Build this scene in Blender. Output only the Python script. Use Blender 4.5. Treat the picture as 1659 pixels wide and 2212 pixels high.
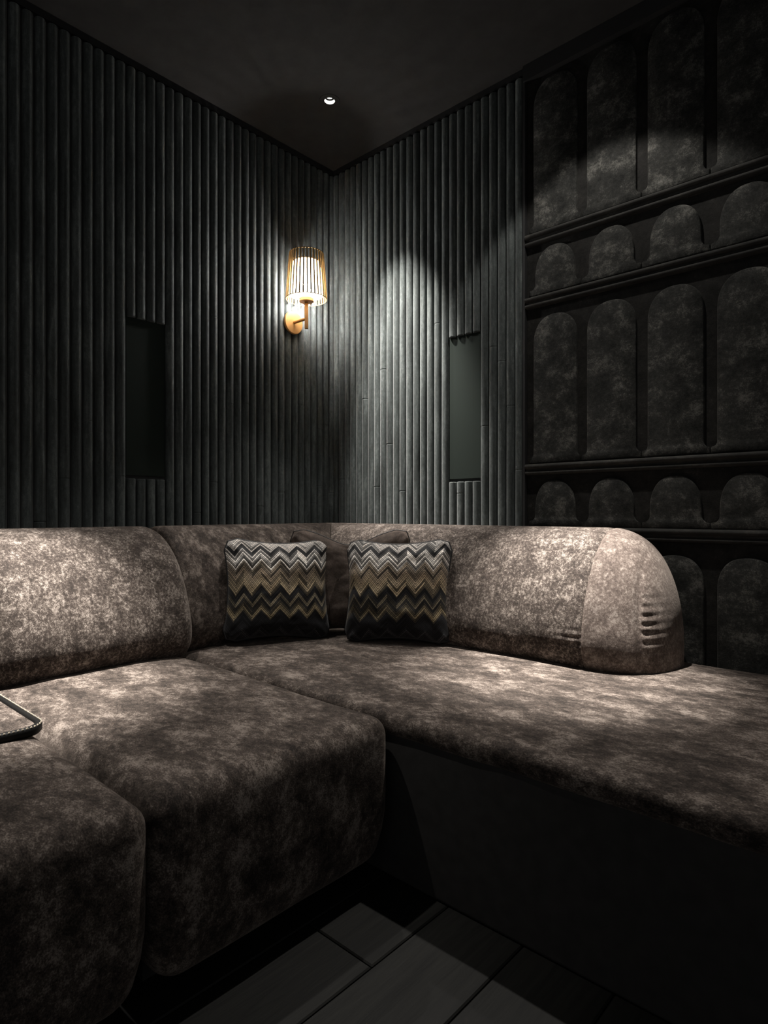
import bpy, bmesh, math, random
from mathutils import Vector, Matrix, noise
random.seed(7)
PI = math.pi
for o in list(bpy.data.objects): bpy.data.objects.remove(o)
S = bpy.context.scene
C = S.collection
# ------------------------------------------------------------------ camera, world, exposure
# room corner at the origin: right wall is the plane y=0 (x>0), left wall the plane x=0 (y<0)
CAM = Vector((2.4907, -2.3312, 0.94))
FWD = Vector((-0.672, 0.7406, 0.0))
cd = bpy.data.cameras.new('camera'); cam = bpy.data.objects.new('camera', cd); C.objects.link(cam)
cd.sensor_fit = 'HORIZONTAL'; cd.sensor_width = 36.0; cd.lens = 1337.0/1659.0*36.0
cd.clip_start = 0.02
cam.location = CAM; cam.rotation_euler = FWD.to_track_quat('-Z', 'Y').to_euler()
S.camera = cam
W = bpy.data.worlds.new('world'); S.world = W; W.use_nodes = True
bg = W.node_tree.nodes['Background']
bg.inputs[0].default_value = (1.0, 1.0, 1.0, 1); bg.inputs[1].default_value = 0.135
S.view_settings.view_transform = 'Standard'; S.view_settings.look = 'None'
S.view_settings.exposure = 0.0; S.view_settings.gamma = 1.0
S.view_settings.use_curve_mapping = False
CEIL = 2.80
# recessed downlights: (location, [(aim, W, half angle, blend), ...] from narrow beam to wide spill, label)
DOWN = (0, 0, -1)
DOWNLIGHTS = [
    ((0.427, -0.423), [((0.15, 0.42, -1.34), 470, 19, 1.0), ((0.10, -0.09, -1), 105, 23, 0.8)], 'small round ceiling downlight glowing above the corner of the sofa'),
    ((1.54, -0.45), [((0.02, -0.02, -1), 1180, 14, 1.0), ((0.05, -0.15, -1), 92, 32, 1.0), (DOWN, 26, 47, 0.2)], 'ceiling downlight above the rounded end of the long sofa back'),
    ((0.66, -1.74), [((-0.03, 0.0, -1), 1180, 14, 1.0), ((0.07, 0.12, -1), 105, 27, 1.0)], 'ceiling downlight above the left sofa units'),
]
# ------------------------------------------------------------------ helpers
def link_mesh(name, verts, faces, mat, parent=None, smooth=True, uvs=None):
    me = bpy.data.meshes.new(name); me.from_pydata(verts, [], faces); me.update()
    if smooth:
        for p in me.polygons: p.use_smooth = True
    if uvs is not None:
        uvl = me.uv_layers.new(name='UVMap')
        for lp in me.loops: uvl.data[lp.index].uv = uvs[lp.vertex_index]
    if mat: me.materials.append(mat)
    o = bpy.data.objects.new(name, me); C.objects.link(o)
    if parent: o.parent = parent
    return o
def empty(name, loc=(0, 0, 0), rot=None):
    o = bpy.data.objects.new(name, None); C.objects.link(o); o.location = loc
    if rot: o.rotation_euler = rot
    return o
def tag(o, label=None, cat=None, group=None, kind=None):
    if label: o['label'] = label
    if cat: o['category'] = cat
    if group: o['group'] = group
    if kind: o['kind'] = kind
    return o
def box_data(x0, x1, y0, y1, z0, z1):
    v = [(x, y, z) for z in (z0, z1) for y in (y0, y1) for x in (x0, x1)]
    f = [(0, 2, 3, 1), (4, 5, 7, 6), (0, 1, 5, 4), (2, 6, 7, 3), (0, 4, 6, 2), (1, 3, 7, 5)]
    return v, f
def box(name, x0, x1, y0, y1, z0, z1, mat, parent=None):
    return link_mesh(name, *box_data(x0, x1, y0, y1, z0, z1), mat, parent, smooth=False)
def lathe(name, prof, mat, parent=None, seg=40, cap0=True, cap1=True, smooth=True):
    v, f = [], []
    n = len(prof)
    for r, z in prof:
        for k in range(seg):
            a = 2*PI*k/seg; v.append((r*math.cos(a), r*math.sin(a), z))
    for i in range(n-1):
        for k in range(seg):
            k2 = (k+1) % seg
            f.append((i*seg+k, i*seg+k2, (i+1)*seg+k2, (i+1)*seg+k))
    if cap0: f.append(tuple(range(seg-1, -1, -1)))
    if cap1: f.append(tuple((n-1)*seg+k for k in range(seg)))
    o = link_mesh(name, v, f, mat, parent, smooth)
    if smooth: sharp(o, 40)
    return o
def sharp(o, deg):
    me = o.data
    bm = bmesh.new(); bm.from_mesh(me)
    for e in bm.edges:
        if len(e.link_faces) == 2 and e.calc_face_angle(0) > math.radians(deg): e.smooth = False
    bm.to_mesh(me); bm.free()
def tube_data(pts, r, seg=8, closed=False):
    v, f = [], []; n = len(pts); pts = [Vector(p) for p in pts]
    up = Vector((0.13, 0.27, 0.95)).normalized()
    for i, p in enumerate(pts):
        if closed: d = pts[(i+1) % n]-pts[i-1]
        else: d = pts[min(i+1, n-1)]-pts[max(i-1, 0)]
        d.normalize()
        a = d.cross(up)
        if a.length < 0.1: a = d.cross(Vector((1, 0, 0)))
        a.normalize(); b = d.cross(a)
        for k in range(seg):
            t = 2*PI*k/seg; v.append(tuple(p+a*(r*math.cos(t))+b*(r*math.sin(t))))
    m = n if closed else n-1
    for i in range(m):
        j = (i+1) % n
        for k in range(seg):
            k2 = (k+1) % seg; f.append((i*seg+k, i*seg+k2, j*seg+k2, j*seg+k))
    if not closed:
        f.append(tuple(range(seg-1, -1, -1))); f.append(tuple((n-1)*seg+k for k in range(seg)))
    return v, f
def tube(name, pts, r, mat, parent=None, seg=8, closed=False):
    return link_mesh(name, *tube_data(pts, r, seg, closed), mat, parent)
def fix_normals(o):
    bm = bmesh.new(); bm.from_mesh(o.data)
    bmesh.ops.recalc_face_normals(bm, faces=bm.faces); bm.to_mesh(o.data); bm.free()
    return o
def ns(x, y, z, s, seed=0.0):
    return noise.noise(Vector((x*s+seed, y*s+seed*1.7, z*s-seed)))
# ------------------------------------------------------------------ materials
class NT:
    def __init__(self, name):
        self.m = bpy.data.materials.new(name); self.m.use_nodes = True
        self.t = self.m.node_tree; self.b = self.t.nodes['Principled BSDF']
    def n(self, typ, **kw):
        nd = self.t.nodes.new(typ)
        for k, v in kw.items(): setattr(nd, k, v)
        return nd
    def put(self, sock, v):
        if isinstance(v, (int, float)): sock.default_value = v
        elif isinstance(v, tuple): sock.default_value = v if len(v) == len(sock.default_value) else v+(1,)
        else: self.t.links.new(v, sock)
    def math(self, op, a, b=0.0, c=0.0, clamp=False):
        nd = self.n('ShaderNodeMath', operation=op); nd.use_clamp = clamp
        self.put(nd.inputs[0], a); self.put(nd.inputs[1], b)
        if op in ('MULTIPLY_ADD', 'SMOOTH_MIN', 'COMPARE', 'WRAP'): self.put(nd.inputs[2], c)
        return nd.outputs[0]
    def coord(self, kind='Object', scale=(1, 1, 1), rot=(0, 0, 0)):
        tc = self.n('ShaderNodeTexCoord'); mp = self.n('ShaderNodeMapping')
        mp.inputs['Scale'].default_value = scale; mp.inputs['Rotation'].default_value = rot
        self.t.links.new(tc.outputs[kind], mp.inputs[0]); return mp.outputs[0]
    def noise(self, vec, scale, detail=4, rough=0.6, dist=0.0):
        nd = self.n('ShaderNodeTexNoise')
        self.put(nd.inputs['Vector'], vec); nd.inputs['Scale'].default_value = scale
        nd.inputs['Detail'].default_value = detail; nd.inputs['Roughness'].default_value = rough
        nd.inputs['Distortion'].default_value = dist
        return nd.outputs['Fac']
    def ramp(self, fac, stops, interp='LINEAR'):
        nd = self.n('ShaderNodeValToRGB'); nd.color_ramp.interpolation = interp
        el = nd.color_ramp.elements
        while len(el) > 1: el.remove(el[-1])
        for i, (p, c) in enumerate(stops):
            e = el[0] if i == 0 else el.new(p)
            e.position = p; e.color = c if len(c) == 4 else c+(1,)
        self.put(nd.inputs[0], fac); return nd.outputs[0]
    def mix(self, fac, a, b, mode='MIX'):
        nd = self.n('ShaderNodeMix', data_type='RGBA', blend_type=mode)
        self.put(nd.inputs[0], fac); self.put(nd.inputs[6], a); self.put(nd.inputs[7], b)
        return nd.outputs[2]
    def bump(self, h, strength, dist=0.01):
        nd = self.n('ShaderNodeBump'); nd.inputs['Strength'].default_value = strength
        nd.inputs['Distance'].default_value = dist
        self.put(nd.inputs['Height'], h); self.t.links.new(nd.outputs[0], self.b.inputs['Normal'])
    def set(self, **kw):
        for k, v in kw.items(): self.put(self.b.inputs[k], v)
def plain(name, col, rough=0.6, metal=0.0, spec=0.5, nscale=40, var=0.12):
    m = NT(name); v = m.coord()
    n = m.noise(v, nscale, 4)
    c2 = tuple(x*(1-var*2) for x in col)
    m.set(**{'Base Color': m.ramp(n, [(0.3, c2), (0.7, col)]), 'Roughness': rough, 'Metallic': metal, 'Specular IOR Level': spec})
    m.bump(n, 0.05, 0.002)
    return m.m
def crushed_velvet(name, dark, mid, light, sc=11.0, stretch=(1, 1, 1), rot=(0, 0, 0), lo=0.36, hi=0.68, sheen=0.3, fine=0.45):
    m = NT(name); v = m.coord('Object', stretch, rot)
    big = m.noise(v, sc, 8, 0.68, 0.15)
    mid_n = m.noise(v, sc*5, 5, 0.72, 0.0)
    fin = m.noise(v, sc*26, 2, 0.6)
    f = m.math('ADD', m.math('MULTIPLY', big, 1-fine), m.math('ADD', m.math('MULTIPLY', mid_n, fine*0.55), m.math('MULTIPLY', fin, fine*0.45)))
    col = m.ramp(f, [(lo, dark), ((lo+hi)/2, mid), (hi, light)])
    m.set(**{'Base Color': col, 'Roughness': 0.85, 'Specular IOR Level': 0.15, 'Sheen Weight': sheen, 'Sheen Roughness': 0.45, 'Sheen Tint': tuple(min(1, c*2.2) for c in light)})
    m.bump(m.math('ADD', m.math('MULTIPLY', mid_n, 0.7), m.math('MULTIPLY', fin, 0.3)), 0.35, 0.004)
    return m.m
D_, M_, L_ = (0.017, 0.0130, 0.0108), (0.060, 0.0465, 0.039), (0.32, 0.275, 0.24)
SD_, SM_, SL_ = (0.014, 0.0108, 0.0090), (0.062, 0.0485, 0.0405), (0.215, 0.180, 0.155)
MT = {}
MT['seat'] = crushed_velvet('taupe_crushed_velvet_seat', SD_, SM_, SL_, 12, (0.75, 1.15, 1.0), (0, 0, -0.74), 0.425, 0.600, fine=0.54)
MT['seat_long'] = crushed_velvet('taupe_crushed_velvet_long_seat', SD_, SM_, SL_, 12, (0.75, 1.15, 1.1), (0, 0, -0.60), 0.425, 0.600, fine=0.54)
MT['back'] = crushed_velvet('taupe_crushed_velvet_back', D_, M_, L_, 26, (0.9, 0.9, 0.8), (0, 0, 0), 0.425, 0.595, fine=0.70)
MT['back_end'] = crushed_velvet('taupe_crushed_velvet_end', (0.04, 0.03, 0.026), (0.11, 0.085, 0.072), L_, 24, (1, 1, 1.0), (0.4, 0.5, 0.3), 0.40, 0.61, fine=0.68)
MT['cushion'] = crushed_velvet('taupe_velvet_cushion', D_, (0.092, 0.071, 0.059), (0.22, 0.18, 0.155), 12, (1, 1, 1), (0, 0, 0), 0.36, 0.72)
def slat_mat():
    m = NT('dark_green_velvet_slat')
    v = m.coord('Object', (1, 1, 0.13)); a = m.noise(v, 26, 6, 0.65, 0.4)
    v2 = m.coord('Object', (1, 1, 0.5)); b = m.noise(v2, 90, 4, 0.7)
    v3 = m.coord('Object', (1, 1, 1)); g = m.noise(v3, 420, 2, 0.6)
    f = m.math('ADD', m.math('MULTIPLY', a, 0.6), m.math('ADD', m.math('MULTIPLY', b, 0.25), m.math('MULTIPLY', g, 0.15)))
    m.set(**{'Base Color': m.ramp(f, [(0.36, (0.026, 0.030, 0.0285)), (0.52, (0.070, 0.080, 0.077)), (0.70, (0.185, 0.205, 0.196))]),
             'Roughness': 0.8, 'Specular IOR Level': 0.2, 'Sheen Weight': 0.25, 'Sheen Roughness': 0.4})
    m.bump(m.math('ADD', m.math('MULTIPLY', b, 0.5), m.math('MULTIPLY', g, 0.5)), 0.25, 0.003)
    return m.m
MT['slat'] = slat_mat()
MT['backing'] = plain('black_wall_backing', (0.026, 0.027, 0.026), 0.9, nscale=60)
MT['niche'] = plain('dark_green_acoustic_cloth', (0.022, 0.031, 0.025), 0.85, spec=0.2, nscale=500, var=0.25)
MT['arch'] = crushed_velvet('charcoal_velvet_arch_panel', (0.011, 0.0115, 0.0105), (0.034, 0.034, 0.031), (0.15, 0.145, 0.13), 13, (1, 1, 1.1), (0, 0, 0), 0.40, 0.64, sheen=0.15)
MT['spandrel'] = crushed_velvet('black_velvet_arch_ground', (0.010, 0.010, 0.009), (0.024, 0.023, 0.021), (0.085, 0.079, 0.070), 16, (1, 1, 1), (0, 0, 0), 0.4, 0.75, sheen=0.05)
MT['rail'] = crushed_velvet('charcoal_velvet_rail', (0.018, 0.018, 0.017), (0.035, 0.034, 0.031), (0.09, 0.085, 0.075), 18, (0.5, 1, 1), (0, 0, 0), 0.36, 0.7, sheen=0.1)
MT['ceiling'] = plain('black_ceiling_paint', (0.050, 0.048, 0.046), 0.95, spec=0.1, nscale=15)
MT['trim'] = plain('black_trim_paint', (0.014, 0.014, 0.014), 0.7, nscale=30)
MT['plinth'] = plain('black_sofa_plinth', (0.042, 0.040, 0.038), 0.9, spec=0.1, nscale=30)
MT['brass'] = plain('satin_brass_paint', (0.40, 0.205, 0.062), 0.5, 0.2, nscale=120, var=0.05)
MT['brass_dark'] = plain('aged_brass_rib', (0.34, 0.21, 0.075), 0.4, 0.4, nscale=120, var=0.08)
MT['wire'] = plain('black_wire', (0.03, 0.028, 0.025), 0.5, nscale=120)
MT['leather'] = plain('black_leather', (0.007, 0.0068, 0.0065), 0.5, spec=0.12, nscale=260, var=0.2)
MT['stitch'] = plain('cream_stitching', (0.62, 0.54, 0.42), 0.5, nscale=200)
MT['piping'] = plain('dark_brown_piping', (0.022, 0.017, 0.015), 0.6, nscale=300, var=0.2)
MT['piping_black'] = plain('black_piping', (0.016, 0.015, 0.016), 0.6, nscale=300, var=0.2)
MT['fixture'] = plain('black_fixture_metal', (0.012, 0.012, 0.012), 0.4, 0.3, nscale=80)
def emis(name, col, strength, tex=True):
    m = NT(name)
    m.set(**{'Base Color': (0.9, 0.88, 0.84), 'Roughness': 0.5})
    m.put(m.b.inputs['Emission Color'], col); m.put(m.b.inputs['Emission Strength'], strength)
    return m.m
MT['lamp'] = emis('downlight_lamp_glow', (1, 0.97, 0.92), 4.0)
MT['reflector'] = emis('downlight_emissive_reflector', (1, 0.97, 0.92), 2.0)  # cup glows itself, in place of lamp light falling on it
MT['diffuser'] = emis('lit_opal_diffuser', (1.0, 0.955, 0.92), 10.0)
MT['diffuser'].node_tree.nodes['Principled BSDF'].inputs['Alpha'].default_value = 0.42
MT['bulb'] = emis('lit_bulb', (1.0, 0.96, 0.95), 1100.0)
def wood_mat():
    m = NT('dark_oak_plank')
    oi = m.n('ShaderNodeObjectInfo')
    v = m.coord('Object', (22, 1.6, 22))
    ad = m.n('ShaderNodeVectorMath', operation='ADD'); m.put(ad.inputs[0], v)
    cb = m.n('ShaderNodeCombineXYZ'); m.put(cb.inputs[0], m.math('MULTIPLY', oi.outputs['Random'], 40.0)); m.put(cb.inputs[1], m.math('MULTIPLY', oi.outputs['Random'], 17.0))
    m.t.links.new(cb.outputs[0], ad.inputs[1])
    g = m.noise(ad.outputs[0], 1.5, 8, 0.62, 1.2); g2 = m.noise(ad.outputs[0], 7.0, 3, 0.6, 0.3)
    f = m.math('ADD', m.math('MULTIPLY', g, 0.7), m.math('MULTIPLY', g2, 0.3))
    m.set(**{'Base Color': m.ramp(f, [(0.36, (0.0055, 0.0054, 0.0047)), (0.68, (0.0145, 0.0142, 0.012))]), 'Roughness': 0.6, 'Specular IOR Level': 0.3})
    m.bump(f, 0.2, 0.003)
    return m.m
MT['plank'] = wood_mat()
def chevron_mat(name, seed):
    m = NT(name)
    tc = m.n('ShaderNodeTexCoord'); sp = m.n('ShaderNodeSeparateXYZ'); m.t.links.new(tc.outputs['UV'], sp.inputs[0])
    u, v = sp.outputs[0], sp.outputs[1]
    nz = m.noise(tc.outputs['UV'], 5.0, 2, 0.5)
    u = m.math('ADD', u, m.math('MULTIPLY', m.math('SUBTRACT', nz, 0.5), 0.02))
    ph = m.math('ADD', m.math('MULTIPLY', u, 6.1), seed)
    tri = m.math('MULTIPLY', m.math('ABSOLUTE', m.math('SUBTRACT', m.math('FRACT', ph), 0.5)), 2.0)
    vv = m.math('ADD', v, m.math('MULTIPLY', m.math('SUBTRACT', tri, 0.5), -0.10))
    leg = m.math('FLOOR', m.math('MULTIPLY', ph, 2.0))
    N = 44.0
    row = m.math('FLOOR', m.math('MULTIPLY', vv, N))
    fr = m.math('FRACT', m.math('MULTIPLY', vv, N))
    wn = m.n('ShaderNodeTexWhiteNoise', noise_dimensions='2D')
    cb = m.n('ShaderNodeCombineXYZ'); m.put(cb.inputs[0], row); m.put(cb.inputs[1], leg); m.t.links.new(cb.outputs[0], wn.inputs['Vector'])
    wr = m.n('ShaderNodeTexWhiteNoise', noise_dimensions='1D'); m.put(wr.inputs['W'], m.math('ADD', row, 31.0+seed))
    rnd = m.math('ADD', m.math('MULTIPLY', wn.outputs['Value'], 0.55), m.math('MULTIPLY', wr.outputs['Value'], 0.45))
    base = m.ramp(vv, [(0.0, (0.010, 0.010, 0.012)), (0.05, (0.05, 0.05, 0.055)), (0.09, (0.008, 0.008, 0.010)), (0.24, (0.009, 0.009, 0.011)),
                       (0.27, (0.30, 0.24, 0.14)), (0.33, (0.05, 0.042, 0.03)), (0.36, (0.02, 0.02, 0.02)), (0.385, (0.27, 0.225, 0.15)), (0.42, (0.012, 0.012, 0.014)),
                       (0.47, (0.012, 0.012, 0.014)), (0.48, (0.44, 0.35, 0.22)), (0.56, (0.36, 0.285, 0.19)), (0.64, (0.24, 0.19, 0.14)), (0.70, (0.32, 0.265, 0.20)),
                       (0.715, (0.95, 0.90, 0.84)), (0.735, (0.10, 0.09, 0.08)), (0.755, (0.95, 0.90, 0.84)), (0.83, (0.90, 0.84, 0.78)), (0.845, (0.03, 0.03, 0.032)), (0.89, (0.035, 0.035, 0.038)),
                       (0.90, (0.58, 0.54, 0.50)), (1.0, (0.5, 0.47, 0.44))])
    dk = m.ramp(rnd, [(0.22, (0.2, 0.2, 0.2)), (0.45, (1.0, 1.0, 1.0)), (0.8, (1.6, 1.55, 1.5))])
    line = m.ramp(fr, [(0.0, (0.10, 0.10, 0.10)), (0.2, (0.14, 0.14, 0.14)), (0.34, (1, 1, 1)), (0.85, (1, 1, 1)), (1.0, (0.12, 0.12, 0.12))])
    c1 = m.mix(1.0, base, dk, 'MULTIPLY'); c2 = m.mix(1.0, c1, line, 'MULTIPLY')
    # crossing threads from the mirrored zigzag
    vx = m.math('ADD', v, m.math('MULTIPLY', m.math('SUBTRACT', tri, 0.5), 0.10))
    fx = m.math('FRACT', m.math('MULTIPLY', vx, 22.0))
    cross = m.ramp(fx, [(0.0, (0.35, 0.35, 0.35)), (0.12, (0.5, 0.5, 0.5)), (0.2, (1, 1, 1)), (1.0, (1, 1, 1))])
    c3 = m.mix(0.9, c2, cross, 'MULTIPLY')
    fz = m.noise(tc.outputs['UV'], 260, 2, 0.6)
    c4 = m.mix(0.6, c3, m.ramp(fz, [(0.3, (0.55, 0.55, 0.55)), (0.7, (1.2, 1.2, 1.2))]), 'MULTIPLY')
    m.set(**{'Base Color': c4, 'Roughness': 0.75, 'Specular IOR Level': 0.25, 'Sheen Weight': 0.1})
    m.bump(m.math('ADD', m.math('MULTIPLY', fr, 0.4), fz), 0.25, 0.002)
    return m.m
MT['chev1'] = chevron_mat('zigzag_jacquard_a', 0.0)
MT['chev2'] = chevron_mat('zigzag_jacquard_b', 0.35)
# ------------------------------------------------------------------ room shell
ROOM = 3.6
floor = tag(box('floor', -0.1, ROOM, -ROOM, 0.1, -0.08, -0.012, MT['backing']), kind='structure')
PW = 0.20
x0 = 0.0; row = 0
plank_mesh = {}
def plank(x, y0, y1):
    L = round(y1-y0, 3)
    if L not in plank_mesh:
        g = 0.0015; hw = PW/2-g; hl = L/2-g; e = 0.003
        v = [(-hw, -hl, -0.012), (hw, -hl, -0.012), (hw, hl, -0.012), (-hw, hl, -0.012),
             (-hw, -hl, -e), (hw, -hl, -e), (hw, hl, -e), (-hw, hl, -e),
             (-hw+e, -hl+e, 0), (hw-e, -hl+e, 0), (hw-e, hl-e, 0), (-hw+e, hl-e, 0)]
        f = [(8, 9, 10, 11)]
        for a in (0, 4):
            for k in range(4): f.append((a+k, a+(k+1) % 4, a+4+(k+1) % 4, a+4+k))
        me = bpy.data.meshes.new('plank'); me.from_pydata(v, [], f); me.materials.append(MT['plank']); plank_mesh[L] = me
    o = bpy.data.objects.new('plank', plank_mesh[L]); C.objects.link(o); o.parent = floor
    o.location = (x, (y0+y1)/2, 0)
nrow = int(ROOM/PW)
for r in range(nrow):
    y = 0.0
    off = (0.0, 1.1, 0.55, 1.4)[r % 4]
    cuts = [0.0] + [c for c in (off, off+1.6, off+3.2) if 0.05 < c < ROOM-0.05] + [ROOM]
    for a, b in zip(cuts[:-1], cuts[1:]): plank(0.012+r*PW+PW/2, -b, -a)
gx = sorted([-0.1, ROOM]+[x+k*0.030 for (x, y), *_ in DOWNLIGHTS for k in (-1, 1)])
gy = sorted([-ROOM, 0.1]+[y+k*0.030 for (x, y), *_ in DOWNLIGHTS for k in (-1, 1)])
cv = [(x, y, CEIL) for x in gx for y in gy]; cf = []; ny = len(gy)
for i in range(len(gx)-1):
    for j in range(ny-1):
        mx, my = (gx[i]+gx[i+1])/2, (gy[j]+gy[j+1])/2
        if any(abs(mx-x) < 0.02 and abs(my-y) < 0.02 for (x, y), *_ in DOWNLIGHTS): continue
        cf.append((i*ny+j, i*ny+j+1, (i+1)*ny+j+1, (i+1)*ny+j))
bv, bf = box_data(-0.1, ROOM, -ROOM, 0.1, CEIL+0.06, CEIL+0.12); b0 = len(cv)
ceiling = tag(link_mesh('ceiling', cv+bv, cf+[tuple(q+b0 for q in f) for f in bf], MT['ceiling'], smooth=False), kind='structure')
wall_left = tag(box('wall_left', -0.12, 0.0, -ROOM, 0.0, -0.08, CEIL, MT['backing']), kind='structure')
wall_right = tag(box('wall_right', -0.12, ROOM, 0.0, 0.12, -0.08, CEIL, MT['backing']), kind='structure')
tag(box('trim_1', 0.0, 0.016, -ROOM, -0.016, 2.772, CEIL, MT['trim']), kind='structure')
tag(box('trim_2', 0.0, 1.19, -0.016, 0.0, 2.772, CEIL, MT['trim']), kind='structure')
# half-round velvet slats
P = 0.0431; SW = 0.0385; SD = 0.0235; STOP = 2.766
NZ0, NZ1, LOWT = 1.092, 1.742, 1.078
def slat_mesh(z0, z1, seams):
    seg = 8
    zs = [z0, z0+0.003]
    for s in seams:
        if z0+0.05 < s < z1-0.05: zs += [s-0.0035, s-0.001, s+0.001, s+0.0035]
    zs += [z1-0.003, z1]
    zs.sort()
    v, f = [], []
    for i, z in enumerate(zs):
        k = 1.0
        if i in (0, len(zs)-1): k = 0.90
        for s in seams:
            if abs(z-s) < 0.0015: k = 0.95
        for j in range(seg+1):
            a = PI*j/seg
            v.append((-SW/2*k*math.cos(a), SD*k*math.sin(a)**0.85, z))
    n = seg+1
    for i in range(len(zs)-1):
        for j in range(seg): f.append((i*n+j, i*n+j+1, (i+1)*n+j+1, (i+1)*n+j))
    f.append(tuple(range(n-1, -1, -1))); f.append(tuple((len(zs)-1)*n+j for j in range(n)))
    return v, f
def add_slat(wall, c, z0, z1):
    seams = [0.9+random.random()*0.95] if random.random() < 0.5 else []
    if random.random() < 0.12: seams.append(0.95+random.random()*0.3)
    v, f = slat_mesh(z0, z1, seams)
    if wall == 'L': v = [(y, -c+x, z) for x, y, z in v]; par = wall_left
    else: v = [(c+x, -y, z) for x, y, z in v]; par = wall_right
    o = fix_normals(link_mesh('slat', v, f, MT['slat'], par))
    me = o.data
    for e in me.edges:
        a_, b_ = me.vertices[e.vertices[0]].co, me.vertices[e.vertices[1]].co
        if abs(a_.z-b_.z) < 1e-5: e.use_edge_sharp = True
for n in range(0, 64):
    c = P*(n+0.5)+0.002
    if 23 <= n <= 26:
        add_slat('L', c, NZ1, STOP); add_slat('L', c, 0.0, LOWT)
    else: add_slat('L', c, 0.0, STOP)
TR0 = 0.014
for n in range(0, 27):
    c = TR0+P*(n+0.5)
    if 18 <= n <= 21:
        add_slat('R', c, NZ1, STOP); add_slat('R', c, 0.0, LOWT)
    else: add_slat('R', c, 0.0, STOP)
# flat acoustic-cloth panels set in the slats
def niche(name, par, horiz, a, b):
    z0, z1 = NZ0, NZ1+0.03
    m = 0.0015
    if horiz: o = box(name, a+m, b-m, -0.006, 0.0, z0, z1, MT['niche'], par)
    else: o = box(name, 0.0, 0.006, -(b-m), -(a+m), z0, z1, MT['niche'], par)
    return o
o = niche('cloth_panel', wall_left, False, 23*P+0.002, 27*P+0.002); o['label'] = 'flat dark cloth panel let into the slats'
o = niche('cloth_panel', wall_right, True, TR0+18*P, TR0+22*P); o['label'] = 'flat dark green cloth panel let into the slats'
# arcade panelling on the right wall
AX0 = 1.185; AX1 = 3.60
box('end_post', TR0+27*P+0.001, AX0+0.005, -0.022, 0.0, 0.0, CEIL, MT['trim'], wall_right)
g = box('panel_ground', AX0+0.006, AX1, -0.004, 0.0, 0.0, CEIL, MT['spandrel'], wall_right)
PITCH = 0.2305; FIRST = 1.319
def arch_outline(hw, h, b, flare, fh):
    """half-outline bottom-centre to apex, mirrored"""
    pts = [(hw+flare, 0.0), (hw+flare, 0.018)]
    for k in range(1, 6):
        a = PI/2*k/5; pts.append((hw+flare*(1-math.sin(a)), fh*(1-math.cos(a)) + 0.018))
    y1 = h-b
    pts.append((hw, y1*0.6+0.01))
    n = 12
    for k in range(n+1):
        a = PI/2*k/n
        pts.append((hw*math.cos(a)**(2/2.35), y1+b*math.sin(a)**(2/2.35)))
    return pts
def arch_panel(cx, z0, h, b, hw, flare, fh):
    half = arch_outline(hw, h, b, flare, fh)
    loop = half + [(-x, z) for x, z in reversed(half[:-1])]
    cz = h*0.5
    rings = [(0.0, 0.004), (0.0, 0.011), (0.0015, 0.0145), (0.004, 0.016)]
    v, f = [], []; n = len(loop)
    for ins, dep in rings:
        for x, z in loop:
            sx = x*(1-ins/max(hw, 1e-4)); sz = cz+(z-cz)*(1-ins/(h*0.5))
            v.append((cx+sx, -dep, z0+sz))
    for i in range(len(rings)-1):
        for k in range(n): f.append((i*n+k, i*n+(k+1) % n, (i+1)*n+(k+1) % n, (i+1)*n+k))
    f.append(tuple((len(rings)-1)*n+k for k in range(n)))
    o = fix_normals(link_mesh('arch_panel', v, f, MT['arch'], wall_right)); sharp(o, 60)
ROWS = [(0.16, 0.628, 0.115, True), (0.882, 0.188, 0.125, False), (1.142, 0.603, 0.115, True), (1.835, 0.190, 0.125, False), (2.095, 0.62, 0.115, True)]
for c in range(10):
    cx = FIRST+c*PITCH
    for z0, h, b, tall in ROWS:
        if tall: arch_panel(cx, z0, h, b, 0.0945, 0.0200, 0.022)
        else: arch_panel(cx, z0, h, b, 0.0870, 0.0275, 0.026)
def rail(za, zb):
    pr = []
    def bead(zc, r, d):
        for k in range(7):
            a = -PI/2+PI*k/6; pr.append((d+r*1.3*math.cos(a), zc+r*math.sin(a)))
    bead(zb+0.006, 0.008, 0.016); bead(za-0.006, 0.010, 0.018)
    pr2 = [(0.004, zb-0.003)] + pr + [(0.004, za+0.005)]
    v, f = [], []; n = len(pr2)
    for x in (AX0+0.007, AX1):
        for d, z in pr2: v.append((x, -d, z))
    for k in range(n-1): f.append((k, k+1, n+k+1, n+k))
    f.append(tuple(range(n))); f.append(tuple(range(n, 2*n)))
    o = fix_normals(link_mesh('moulding_rail', v, f, MT['rail'], wall_right)); sharp(o, 60)
for za, zb in ((0.876, 0.836), (1.134, 1.096), (1.826, 1.788), (2.088, 2.046)): rail(za, zb)
tag(box('trim_3', AX0, AX1, -0.03, 0.0, 2.735, CEIL, MT['trim']), kind='structure')
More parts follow.
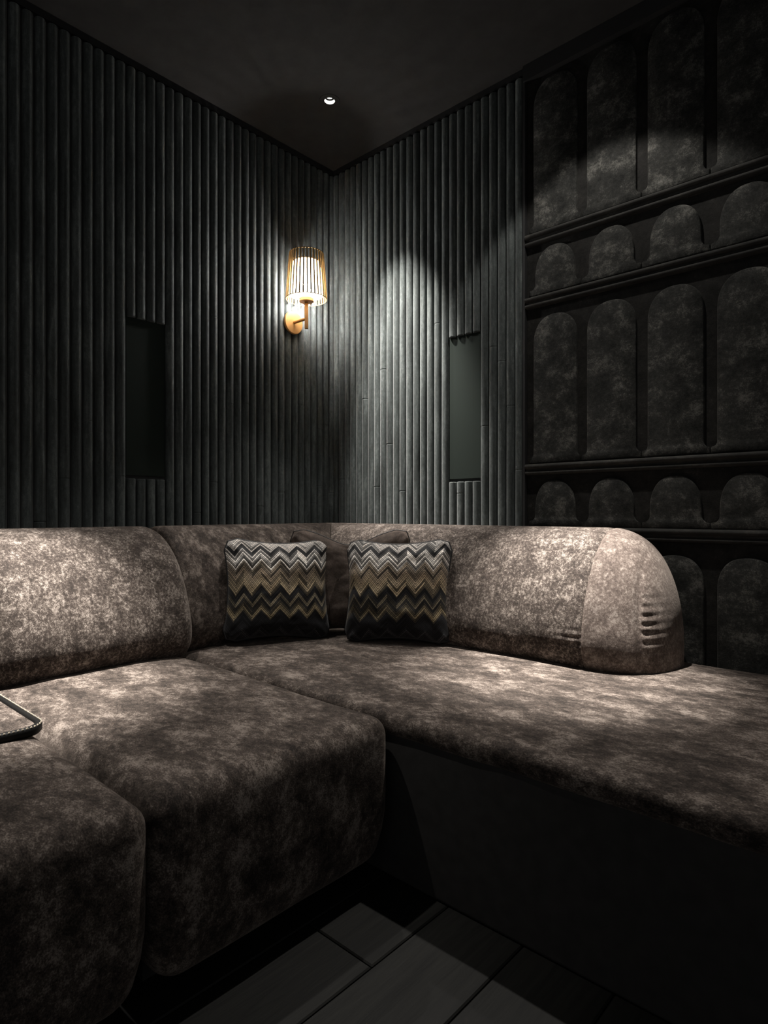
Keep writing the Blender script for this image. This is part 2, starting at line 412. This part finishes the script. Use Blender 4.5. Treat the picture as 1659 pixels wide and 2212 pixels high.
# ------------------------------------------------------------------ sofa
SEAT = 0.42
def rounded_box(lo, hi, r, div, deform=None):
    """subdivided box with rounded edges; div = cells per axis"""
    lo = Vector(lo); hi = Vector(hi); ctr = (lo+hi)/2; h = (hi-lo)/2
    def coords(H, n):
        e = 6
        a = [-H+r*(1-math.cos(PI/2*k/e))*1.0 for k in range(e)]
        a += [-(H-r)+(2*(H-r))*k/n for k in range(n+1)]
        a += [H-r*(1-math.cos(PI/2*k/e)) for k in range(e-1, -1, -1)]
        return a
    ax = [coords(h[i], div[i]) for i in range(3)]
    idx = {}; v = []; f = []
    def vid(i, j, k):
        key = (i, j, k)
        if key not in idx:
            p = Vector((ax[0][i], ax[1][j], ax[2][k]))
            inn = Vector([max(-(h[m]-r), min(h[m]-r, p[m])) for m in range(3)])
            d = p-inn
            # cube-to-sphere direction for an even edge
            if d.length > 1e-9:
                mx = max(abs(d[m]) for m in range(3))
                d = d.normalized()*r
                p = inn+d
            idx[key] = len(v)
            p = p+ctr
            if deform: p = Vector(deform(p))
            v.append(tuple(p))
        return idx[key]
    n = [len(a)-1 for a in ax]
    for k in (0, n[2]):
        for i in range(n[0]):
            for j in range(n[1]):
                q = [vid(i, j, k), vid(i+1, j, k), vid(i+1, j+1, k), vid(i, j+1, k)]; f.append(tuple(q if k else q[::-1]))
    for j in (0, n[1]):
        for i in range(n[0]):
            for k in range(n[2]):
                q = [vid(i, j, k), vid(i, j, k+1), vid(i+1, j, k+1), vid(i+1, j, k)]; f.append(tuple(q if j else q[::-1]))
    for i in (0, n[0]):
        for j in range(n[1]):
            for k in range(n[2]):
                q = [vid(i, j, k), vid(i, j+1, k), vid(i, j+1, k+1), vid(i, j, k+1)]; f.append(tuple(q if i else q[::-1]))
    return v, f
def seat_deform(lo, hi, crown, seed, taper=(1, 1, 1, 1), cut=(0.22, 0.03)):
    cx, cy = (lo[0]+hi[0])/2, (lo[1]+hi[1])/2; hx, hy = (hi[0]-lo[0])/2, (hi[1]-lo[1])/2
    def d(p):
        x, y, z = p
        a, b = (x-cx)/hx, (y-cy)/hy
        t = max(0.0, min(1.0, (z-0.365)/0.05))
        if z > 0.3:
            z += crown*(1-abs(a)**3.5)*(1-abs(b)**3.5)*t
            z += 0.0045*ns(x, y, 0, 3.2, seed)+0.0018*ns(x, y, 0, 11, seed+3)
        # the skirt tucks in toward the floor
        k = max(0.0, (cut[0]-z)/(cut[0]-0.05))
        ins = cut[1]*k*k
        if a > 0.6: x -= ins*taper[1]
        if a < -0.6: x += ins*taper[0]
        if b > 0.6: y -= ins*taper[3]
        if b < -0.6: y += ins*taper[2]
        w = 0.004*ns(x, y, z, 6, seed+9)
        return (x+w, y-w, z)
    return d
def seat_mesh(name, lo, hi, mat, par, seed, crown=0.014, r=0.062, taper=(0, 1, 1, 0), div=(26, 26, 6), cut=(0.22, 0.03)):
    v, f = rounded_box(lo, hi, r, div, seat_deform(lo, hi, crown, seed, taper, cut))
    return fix_normals(link_mesh(name, v, f, mat, par))
def sup(a, n):
    c, s = math.cos(a), math.sin(a)
    return math.copysign(abs(c)**(2/n), c), math.copysign(abs(s)**(2/n), s)
BCTL = [(0.79, 0.0), (0.90, 0.055), (0.98, 0.15), (1.0, 0.26), (0.97, 0.41), (0.885, 0.61), (0.74, 0.81), (0.54, 0.95), (0.33, 1.0), (0.13, 0.955), (0.02, 0.82), (0.0, 0.55), (0.0, 0.25), (0.03, 0.03), (0.35, -0.02)]
def cr(p0, p1, p2, p3, t):
    return tuple(0.5*((2*b)+(-a+c)*t+(2*a-5*b+4*c-d)*t*t+(-a+3*b-3*c+d)*t**3) for a, b, c, d in zip(p0, p1, p2, p3))
def loop_table(n):
    pts = []; m = len(BCTL)
    for i in range(m):
        for k in range(24): pts.append(cr(BCTL[i-1], BCTL[i], BCTL[(i+1) % m], BCTL[(i+2) % m], k/24))
    # resample by arc length
    L = [0.0]
    for i in range(len(pts)): 
        a, b = pts[i], pts[(i+1) % len(pts)]; L.append(L[-1]+math.hypot((a[0]-b[0])*0.4, (a[1]-b[1])*0.5))
    out = []; i = 0
    for k in range(n):
        t = L[-1]*k/n
        while L[i+1] < t: i += 1
        q = (t-L[i])/(L[i+1]-L[i]); a, b = pts[i], pts[(i+1) % len(pts)]
        out.append((a[0]+(b[0]-a[0])*q, a[1]+(b[1]-a[1])*q))
    return out
NA = 264
BTAB = loop_table(NA)
def back_profile(a, w0, w1, z0, z1, n=0, lean=0):
    u, v = BTAB[int(round(a/(2*PI)*NA)) % NA]
    return w0+(w1-w0)*u, z0+(z1-z0)*v
def sweep_back(name, fpt, us, mat, par, cap0=True, cap1=True):
    v, f = [], []
    for u in us:
        for k in range(NA): v.append(fpt(u, 2*PI*k/NA))
    for i in range(len(us)-1):
        for k in range(NA):
            k2 = (k+1) % NA; f.append((i*NA+k, i*NA+k2, (i+1)*NA+k2, (i+1)*NA+k))
    if cap0: f.append(tuple(range(NA)))
    if cap1: f.append(tuple((len(us)-1)*NA+k for k in range(NA)))
    o = fix_normals(link_mesh(name, v, f, mat, par)); sharp(o, 50)
    return o
def lin(a, b, n): return [a+(b-a)*k/n for k in range(n+1)]
BT = 0.885
# ---- long corner sofa along the right wall
sofa = empty('corner_sofa', (0, 0, 0))
tag(sofa, 'long taupe crushed-velvet corner sofa with rounded back end along the right wall', 'sofa')
SB = 1.148
lo, hi = (0.03, -SB, 0.362), (3.35, -0.03, SEAT)
seat_mesh('seat', lo, hi, MT['seat_long'], sofa, 2.0, 0.012, 0.027, (0, 0, 0, 0), (56, 26, 2))
v, f = rounded_box((0.05, -SB+0.008, 0.0), (3.34, -0.04, 0.372), 0.01, (2, 2, 2)); o = fix_normals(link_mesh('base', v, f, MT['plinth'], sofa)); o['label'] = 'front base, shade put into its black colour'  # shade of the sofa front is put in as a black base
RW0, RW1 = 0.03, 0.435
def right_back(t, a):
    # end rounding
    R = 0.245; T1 = 1.845
    w, z = back_profile(a, RW0, RW1, 0.395, BT, 2.7)
    if t > T1-R:
        q = min(1.0, (t-(T1-R))/R); k = (1-q**2.35)**(1/2.35)
        z = 0.395+(z-0.395)*(0.06+0.94*k**0.92)
        wc = 0.16; w = wc+(w-wc)*(0.10+0.90*k)
    front = 1.0 if w > 0.5*(RW0+RW1) or (t > 1.7 and w > 0.16) else 0.0
    # seam groove
    d = abs(t-1.62); w -= 0.006*math.exp(-(d/0.007)**2)*front; z -= 0.005*math.exp(-(d/0.007)**2)*max(0, (z-0.6)/0.28)
    # puckers left of the first seam
    if t < 1.62:
        m = math.exp(-((z-0.50)/0.055)**2)*math.exp(-(1.62-t)/0.05)*front
        w += 0.0032*m*math.sin(z*2*PI/0.0225+8*(1.62-t))
    # second seam on the end cap with gathers beyond it
    ts = 1.775-0.02*(z-0.6)/0.2
    d = t-ts
    if z < 0.83 and front > 0:
        w -= 0.007*math.exp(-(d/0.008)**2)*front
        if d > 0:
            m = math.exp(-((z-0.60)/0.095)**4)*math.exp(-(d/0.034)**2)*(1-math.exp(-(d/0.008)**2))
            w += 0.0024*m*(0.6+ns(z, 0, 1, 9))*math.sin(z*2*PI/0.027+9*d+4.0*ns(z, d, 0, 14))
            t += 0.002*m*math.sin(z*2*PI/0.027+1)
    w += 0.004*ns(t, w, z, 5.0, 4)+0.0012*ns(t, w, z, 18, 7)
    return (t, -w, z)
def right_leg(u, a):
    w, z = back_profile(a, RW0, RW1, 0.395, BT, 2.7)
    t = w+(1.62-w)*u
    return right_back(t, a)
us = lin(0, 0.8, 40)+lin(0.8, 1.0, 30)[1:]
sweep_back('backrest', right_leg, us, MT['back'], sofa)
T1 = 1.845
ts = [1.62+(T1-1.62)*math.sin(PI/2*k/64)**1.0 for k in range(65)]
o = sweep_back('backrest_end', right_back, ts, MT['back_end'], sofa); o['label'] = 'rounded end cap with gathered seams'
LW1 = RW1
def left_leg(u, a):
    w, z = back_profile(a, RW0, LW1, 0.395, BT, 2.7)
    s0 = 1.128
    wm = 0.03+(w-0.03)*(RW1-0.03)/(LW1-0.03)
    s = s0+(wm-s0)*u
    e = s0-s
    if e < 0.03:
        k = math.sqrt(max(0, 1-((0.03-e)/0.03)**2)); k = 0.94+0.06*k
        w = 0.2+(w-0.2)*k; z = 0.64+(z-0.64)*k
    w += 0.005*ns(s, w, z, 4.5, 12)
    return (w, -s, z)
sweep_back('backrest', left_leg, [0, 0.004, 0.01, 0.018, 0.03]+lin(0.04, 1, 40), MT['seat'], sofa)
# ---- two deep sofa units along the left wall
def unit(name, s0, s1, label, seed):
    r = empty(name, (0, -(s0+s1)/2, 0)); ox = (s0+s1)/2
    tag(r, label, 'sofa', 'deep sofa units along the left wall')
    lo, hi = (0.03, -s1+0.0005, 0.05), (1.455, -s0-0.003, SEAT+0.002)
    def shift(o):
        o.location.y = ox; return o
    shift(seat_mesh('seat', lo, hi, MT['seat'], r, seed, 0.016, 0.048, (0, 1, 1, 1), (34, 20, 6)))
    shift(box('plinth', 0.1, 1.30, -s1+0.05, -s0-0.05, 0.0, 0.06, MT['plinth'], r))
    b0, b1 = s0-0.015, s1-0.018
    def bk(u, a):
        s = b0+(b1-b0)*u
        w, z = back_profile(a, 0.03, 0.52, 0.40, BT, 2.9, 0.06)
        e = min(s-b0, b1-s); R = 0.062
        if e < R:
            q = (R-e)/R; k = R*(1-math.sqrt(max(0, 1-q*q)))
            w = 0.24+(w-0.24)*(1-k/0.21); z = 0.40+(z-0.40)*(1-k/0.485)
        w += 0.004*ns(s, w, z, 5, seed)
        # soft pull creases at the top
        return (w, -s, z)
    L = b1-b0
    ue = [0, 0.002, 0.006, 0.012, 0.02, 0.032, 0.046, 0.06]
    us = [e/L for e in ue]+lin(0.08/L, 1-0.08/L, 30)+[1-e/L for e in reversed(ue)]
    shift(sweep_back('backrest', bk, us, MT['back'], r))
    return r
unit('sofa_unit', 1.152, 1.788, 'deep taupe velvet sofa unit next to the corner sofa, beside the zigzag cushions', 5.0)
u2 = unit('sofa_unit', 1.789, 2.43, 'deep taupe velvet sofa unit cut by the left frame edge, under the black-rimmed tray', 15.0)
# ------------------------------------------------------------------ cushions
def cushion(name, w, h, T, mat, pipe_mat, loc, rz, lean, seed, label, chop=0.0, roll=0.0, wr=1.0, group=None, ear=0.42):
    r = empty(name, loc)
    r.rotation_euler = (Matrix.Rotation(rz, 3, 'Z') @ Matrix.Rotation(-lean, 3, 'X') @ Matrix.Rotation(roll, 3, 'Y')).to_euler()
    tag(r, label, 'cushion', group)
    N = 56
    def pos(i, j, side):
        u, v = -1+2*i/N, -1+2*j/N
        # denser near the edge
        u = math.sin(u*PI/2)*0.45+u*0.55; v = math.sin(v*PI/2)*0.45+v*0.55
        px = u*w/2*(1-0.135*(1-v*v)*abs(u)**2)
        pz = v*h/2*(1-0.15*(1-u*u)*abs(v)**2)
        # rounded ears
        cr = max(0, abs(u)+abs(v)-1.72)
        px -= math.copysign(cr*ear*w/2, u); pz -= math.copysign(cr*ear*h/2, v)
        th = T/2*max(0.0, (1-u**4)*(1-v**4))**0.5*(1-0.15*(u*u+v*v)/2)
        y = -side*th
        edge = (1-abs(u)**6)*(1-abs(v)**6)
        if side:
            # folds running in from the corners and sides
            fold = 0.0
            for k, (cu, cv) in enumerate(((-1, -1), (1, -1), (-1, 1), (1, 1))):
                du, dv = u-cu, v-cv; d = math.hypot(du, dv); an = math.atan2(dv*cv, -du*cu)
                fold += math.exp(-(d/0.5)**2)*math.sin(an*9+seed*k+2*ns(u, v, seed, 1.5))*0.006
            fold += 0.007*ns(u*1.0, v*1.6, seed, 2.2, seed)+0.0035*ns(u, v*1.5, seed, 5.5, seed)
            fold += 0.005*math.exp(-((abs(u)-0.85)/0.15)**2)*math.sin(v*16+seed+3*ns(u, v, 0, 2, seed))
            y += -side*fold*edge*wr
        if chop:
            # hand-chopped dent in the middle of the top edge
            dd = math.exp(-(u/0.42)**2)*max(0, (v+0.35)/1.35)**1.3
            pz -= chop*dd
            y += (-side)*(-T*0.36*math.exp(-((u+0.06)/0.16)**2)*max(0, (v+0.5)/1.5))*edge
            px += 0.015*math.sin(v*3)*edge
        # sag
        y += 0.012*ns(u, v, 0, 0.8, seed+5)
        bot = max(0, -v)**3
        return (px, y, pz+h/2-0.0*bot)
    v, f, uv = [], [], []
    ida = {}
    for side in (1, -1):
        for i in range(N+1):
            for j in range(N+1):
                b = i in (0, N) or j in (0, N)
                if side == -1 and b: ida[(side, i, j)] = ida[(1, i, j)]; continue
                ida[(side, i, j)] = len(v); v.append(pos(i, j, side)); uu, vv_ = -1+2*i/N, -1+2*j/N; uv.append((0.5+0.5*(math.sin(uu*PI/2)*0.45+uu*0.55), 0.5+0.5*(math.sin(vv_*PI/2)*0.45+vv_*0.55)))
        for i in range(N):
            for j in range(N):
                q = (ida[(side, i, j)], ida[(side, i+1, j)], ida[(side, i+1, j+1)], ida[(side, i, j+1)])
                f.append(q if side == 1 else q[::-1])
    cov = link_mesh('cover', v, f, mat, r, uvs=uv)
    lp = [(i, 0) for i in range(N)]+[(N, j) for j in range(N)]+[(N-i, N) for i in range(N)]+[(0, N-j) for j in range(N)]
    tube('piping', [pos(i, j, 1) for i, j in lp], 0.0042, pipe_mat, r, 8, True)
    return r
R_ = Vector((0.7406, 0.672, 0)); 
def camspace(px, Y, z): # point on a pixel column at a depth, for laying out
    q = (px-829.5)/1337*Y
    p = CAM+R_*q+FWD*Y
    return (p.x, p.y, z)
zz = 'zigzag scatter cushions'
cushion('zigzag_cushion', 0.45, 0.430, 0.15, MT['chev1'], MT['piping_black'], camspace(600, 2.445, 0.420), math.radians(62), math.radians(11), 1.3,
        'left zigzag-woven square cushion with black piping leaning in the sofa corner', roll=math.radians(2), group=zz)
cushion('zigzag_cushion', 0.45, 0.430, 0.15, MT['chev2'], MT['piping_black'], camspace(858, 2.395, 0.420), math.radians(30), math.radians(11), 4.1,
        'right zigzag-woven square cushion with black piping against the long sofa back', roll=math.radians(-1), group=zz)
cushion('velvet_cushion', 0.54, 0.46, 0.16, MT['cushion'], MT['piping'], camspace(755, 2.585, 0.425), math.radians(42), math.radians(7), 8.2,
        'plain taupe velvet cushion with chopped top tucked behind the zigzag pair', chop=0.05, ear=0.40)
# ------------------------------------------------------------------ tray
def rrect(x0, x1, y0, y1, r, n=8):
    pts = []
    for cx, cy, a0 in ((x1-r, y1-r, 0), (x0+r, y1-r, PI/2), (x0+r, y0+r, PI), (x1-r, y0+r, 1.5*PI)):
        for k in range(n+1):
            a = a0+PI/2*k/n; pts.append((cx+r*math.cos(a), cy+r*math.sin(a)))
    return pts
tray = empty('serving_tray', (0.735, -2.008, SEAT+0.0105)); tag(tray, 'velvet-lined tray with stitched black leather rim resting on the sofa seat', 'tray')
tx0, tx1, ty0, ty1 = -0.225, 0.225, -0.215, 0.215
v, f = [], []
outer = rrect(tx0, tx1, ty0, ty1, 0.05); n = len(outer)
def ring(d): return rrect(tx0+d, tx1-d, ty0+d, ty1-d, max(0.05-d, 0.01))
prof = [(0.004, 0.0), (0.0, 0.005), (0.0, 0.017), (0.003, 0.021), (0.008, 0.0225), (0.014, 0.021), (0.017, 0.017), (0.017, 0.006)]
for d, z in prof:
    for x, y in ring(d): v.append((x, y, z))
m = len(prof)
for i in range(m):
    i2 = (i+1) % m
    for k in range(n): f.append((i*n+k, i*n+(k+1) % n, i2*n+(k+1) % n, i2*n+k))
fix_normals(link_mesh('rim', v, f, MT['leather'], tray))
inner = ring(0.017); v = [(x, y, 0.004) for x, y in inner]+[(x, y, 0.017) for x, y in inner]
f = [tuple(range(n))[::-1], tuple(range(n, 2*n))]+[(k, (k+1) % n, n+(k+1) % n, n+k) for k in range(n)]
link_mesh('velvet_lining', v, f, MT['seat'], tray, smooth=False)
sv, sf = [], []
per = ring(0.0025)
for k in range(n):
    a = Vector(per[k]); b = Vector(per[(k+1) % n]); L = (b-a).length; cnt = max(1, int(L/0.009)) if L > 0.004 else 0
    if L <= 0.012 and k % 1 == 0: cnt = 1
    for j in range(cnt):
        p = a+(b-a)*((j+0.5)/cnt); d = (b-a).normalized()
        q = Vector((-d.y, d.x))
        bi = len(sv)
        for zz_, s in ((0.0203, 1.0), (0.0228, 0.6)):
            for da, db in ((-1, -1), (1, -1), (1, 1), (-1, 1)):
                pp = p+d*(0.0024*da*s)+q*(0.0013*db*s); sv.append((pp.x, pp.y, zz_))
        sf += [(bi+4, bi+5, bi+6, bi+7)]+[(bi+t, bi+(t+1) % 4, bi+4+(t+1) % 4, bi+4+t) for t in range(4)]
o = link_mesh('stitching', sv, sf, MT['stitch'], tray, smooth=False); o['kind'] = 'stuff'
# ------------------------------------------------------------------ wall sconce
sy = -0.308
sc = empty('wall_sconce', (0.0236, sy, 1.903)); tag(sc, 'brass wall sconce with lit opal shade inside a cage of slim ribs', 'wall lamp')
def put(o, loc, rot=(0, 0, 0)): o.location = loc; o.rotation_euler = rot; return o
put(lathe('backplate', [(0.055, 0.0), (0.0575, 0.003), (0.0575, 0.012), (0.055, 0.015)], MT['brass'], sc, 48), (0, 0, 0), (0, PI/2, 0))
wst = 0.1334-0.0236
put(lathe('arm', [(0.0075, 0.014), (0.0075, wst-0.004)], MT['brass'], sc, 20), (0, 0, 0), (0, PI/2, 0))
def bar(name, a, b, hx, hy, mat, par, bev=0.0015):
    v, f = [], []
    for z, k in ((a, bev), (a+bev, 0), (b-bev, 0), (b, bev)):
        for dx, dy in ((-1, -1), (1, -1), (1, 1), (-1, 1)): v.append((dx*(hx-k), dy*(hy-k), z))
    for i in range(3):
        for k in range(4): f.append((i*4+k, i*4+(k+1) % 4, i*4+4+(k+1) % 4, i*4+4+k))
    f += [(3, 2, 1, 0), (12, 13, 14, 15)]
    return link_mesh(name, v, f, mat, par, smooth=False)
Z0 = 1.903
put(bar('stem', 1.852-Z0, 1.988-Z0, 0.0085, 0.0085, MT['brass'], sc), (wst, 0, 0), (0, 0, math.radians(45)))
put(lathe('holder', [(0.034, 1.985-Z0), (0.036, 1.987-Z0), (0.036, 2.002-Z0), (0.034, 2.004-Z0)], MT['brass'], sc, 36), (wst, 0, 0))
shade = empty('lamp_shade', (wst, 0, 0)); shade.parent = sc
zb, zt = 1.999-Z0, 2.224-Z0; rb, rt = 0.1015, 0.0845
circ = lambda r, z, n=48: [(r*math.cos(2*PI*k/n), r*math.sin(2*PI*k/n), z) for k in range(n)]
tube('bottom_ring', circ(rb, zb), 0.0022, MT['brass_dark'], shade, 6, True)
tube('top_ring', circ(rt, zt), 0.0022, MT['brass_dark'], shade, 6, True)
NR = 34
rv, rf = [], []
L = math.hypot(zt-zb, rb-rt)
for k, (z, r) in enumerate(((zb, rb), (zt, rt))):
    for dx, dy in ((-0.0022, -0.0034), (0.0022, -0.0034), (0.0022, 0.0034), (-0.0022, 0.0034)): rv.append((r+dx, dy, z))
rf = [(k, (k+1) % 4, 4+(k+1) % 4, 4+k) for k in range(4)]+[(3, 2, 1, 0), (4, 5, 6, 7)]
rme = bpy.data.meshes.new('rib'); rme.from_pydata(rv, [], rf); rme.materials.append(MT['brass_dark'])
for k in range(NR):
    o = bpy.data.objects.new('rib', rme); C.objects.link(o); o.parent = shade; o.rotation_euler = (0, 0, 2*PI*(k+0.35)/NR)
prof = [(0.037, zb+0.020), (0.083, zb+0.020), (0.085, zb+0.024), (0.081, zb+0.06), (0.076, zb+0.11), (0.071, zb+0.150), (0.066, zb+0.182)]
lathe('diffuser', prof, MT['diffuser'], shade, 48, False, False)
lathe('top_cap', [(0.0662, zb+0.1825), (0.0662, zb+0.1855), (0.064, zb+0.187)], MT['brass_dark'], shade, 40)
put(lathe('bulb', [(0.004, 0), (0.014, 0.006), (0.018, 0.02), (0.018, 0.05), (0.012, 0.066), (0.003, 0.072)], MT['bulb'], sc, 20), (wst, 0, 2.006-Z0))
for k in range(3):
    a = math.radians(20+120*k)
    put(tube('spoke', [(0.034*math.cos(a), 0.034*math.sin(a), 1.996-Z0), (rb*math.cos(a), rb*math.sin(a), zb)], 0.0013, MT['wire'], sc, 6), (wst, 0, 0))
# ------------------------------------------------------------------ downlights
for (x, y), cones, label in DOWNLIGHTS:
    d = empty('ceiling_downlight', (x, y, CEIL)); tag(d, label, 'downlight', 'recessed ceiling downlights')
    lathe('trim_ring', [(0.0235, 0.002), (0.0240, -0.002), (0.046, -0.0025), (0.048, 0.0005)], MT['ceiling'], d, 40, False, False)
    lathe('reflector', [(0.0236, 0.0005), (0.0232, 0.008), (0.0228, 0.0145)], MT['reflector'], d, 40, False, False)
    lathe('baffle', [(0.0234, 0.0145), (0.0234, 0.0185), (0.0150, 0.0185), (0.0150, 0.030)], MT['fixture'], d, 32, False, True)
    lathe('lamp_face', [(0.0140, 0.0180), (0.0142, 0.0183), (0.006, 0.0175)], MT['lamp'], d, 32, False, True)
    def spot(nm, power, hf, bl, dr):
        ld = bpy.data.lights.new(nm, 'SPOT'); ld.energy = power; ld.spot_size = math.radians(2*hf); ld.spot_blend = bl
        ld.shadow_soft_size = 0.018; ld.color = (1.0, 0.955, 0.90)
        lo_ = bpy.data.objects.new(nm, ld); C.objects.link(lo_); lo_.parent = d; lo_.location = (0, 0, -0.035)
        lo_.rotation_euler = Vector(dr).to_track_quat('-Z', 'Y').to_euler()
    for aim, pw, half, blend in cones: spot('beam', pw, half, blend, aim)
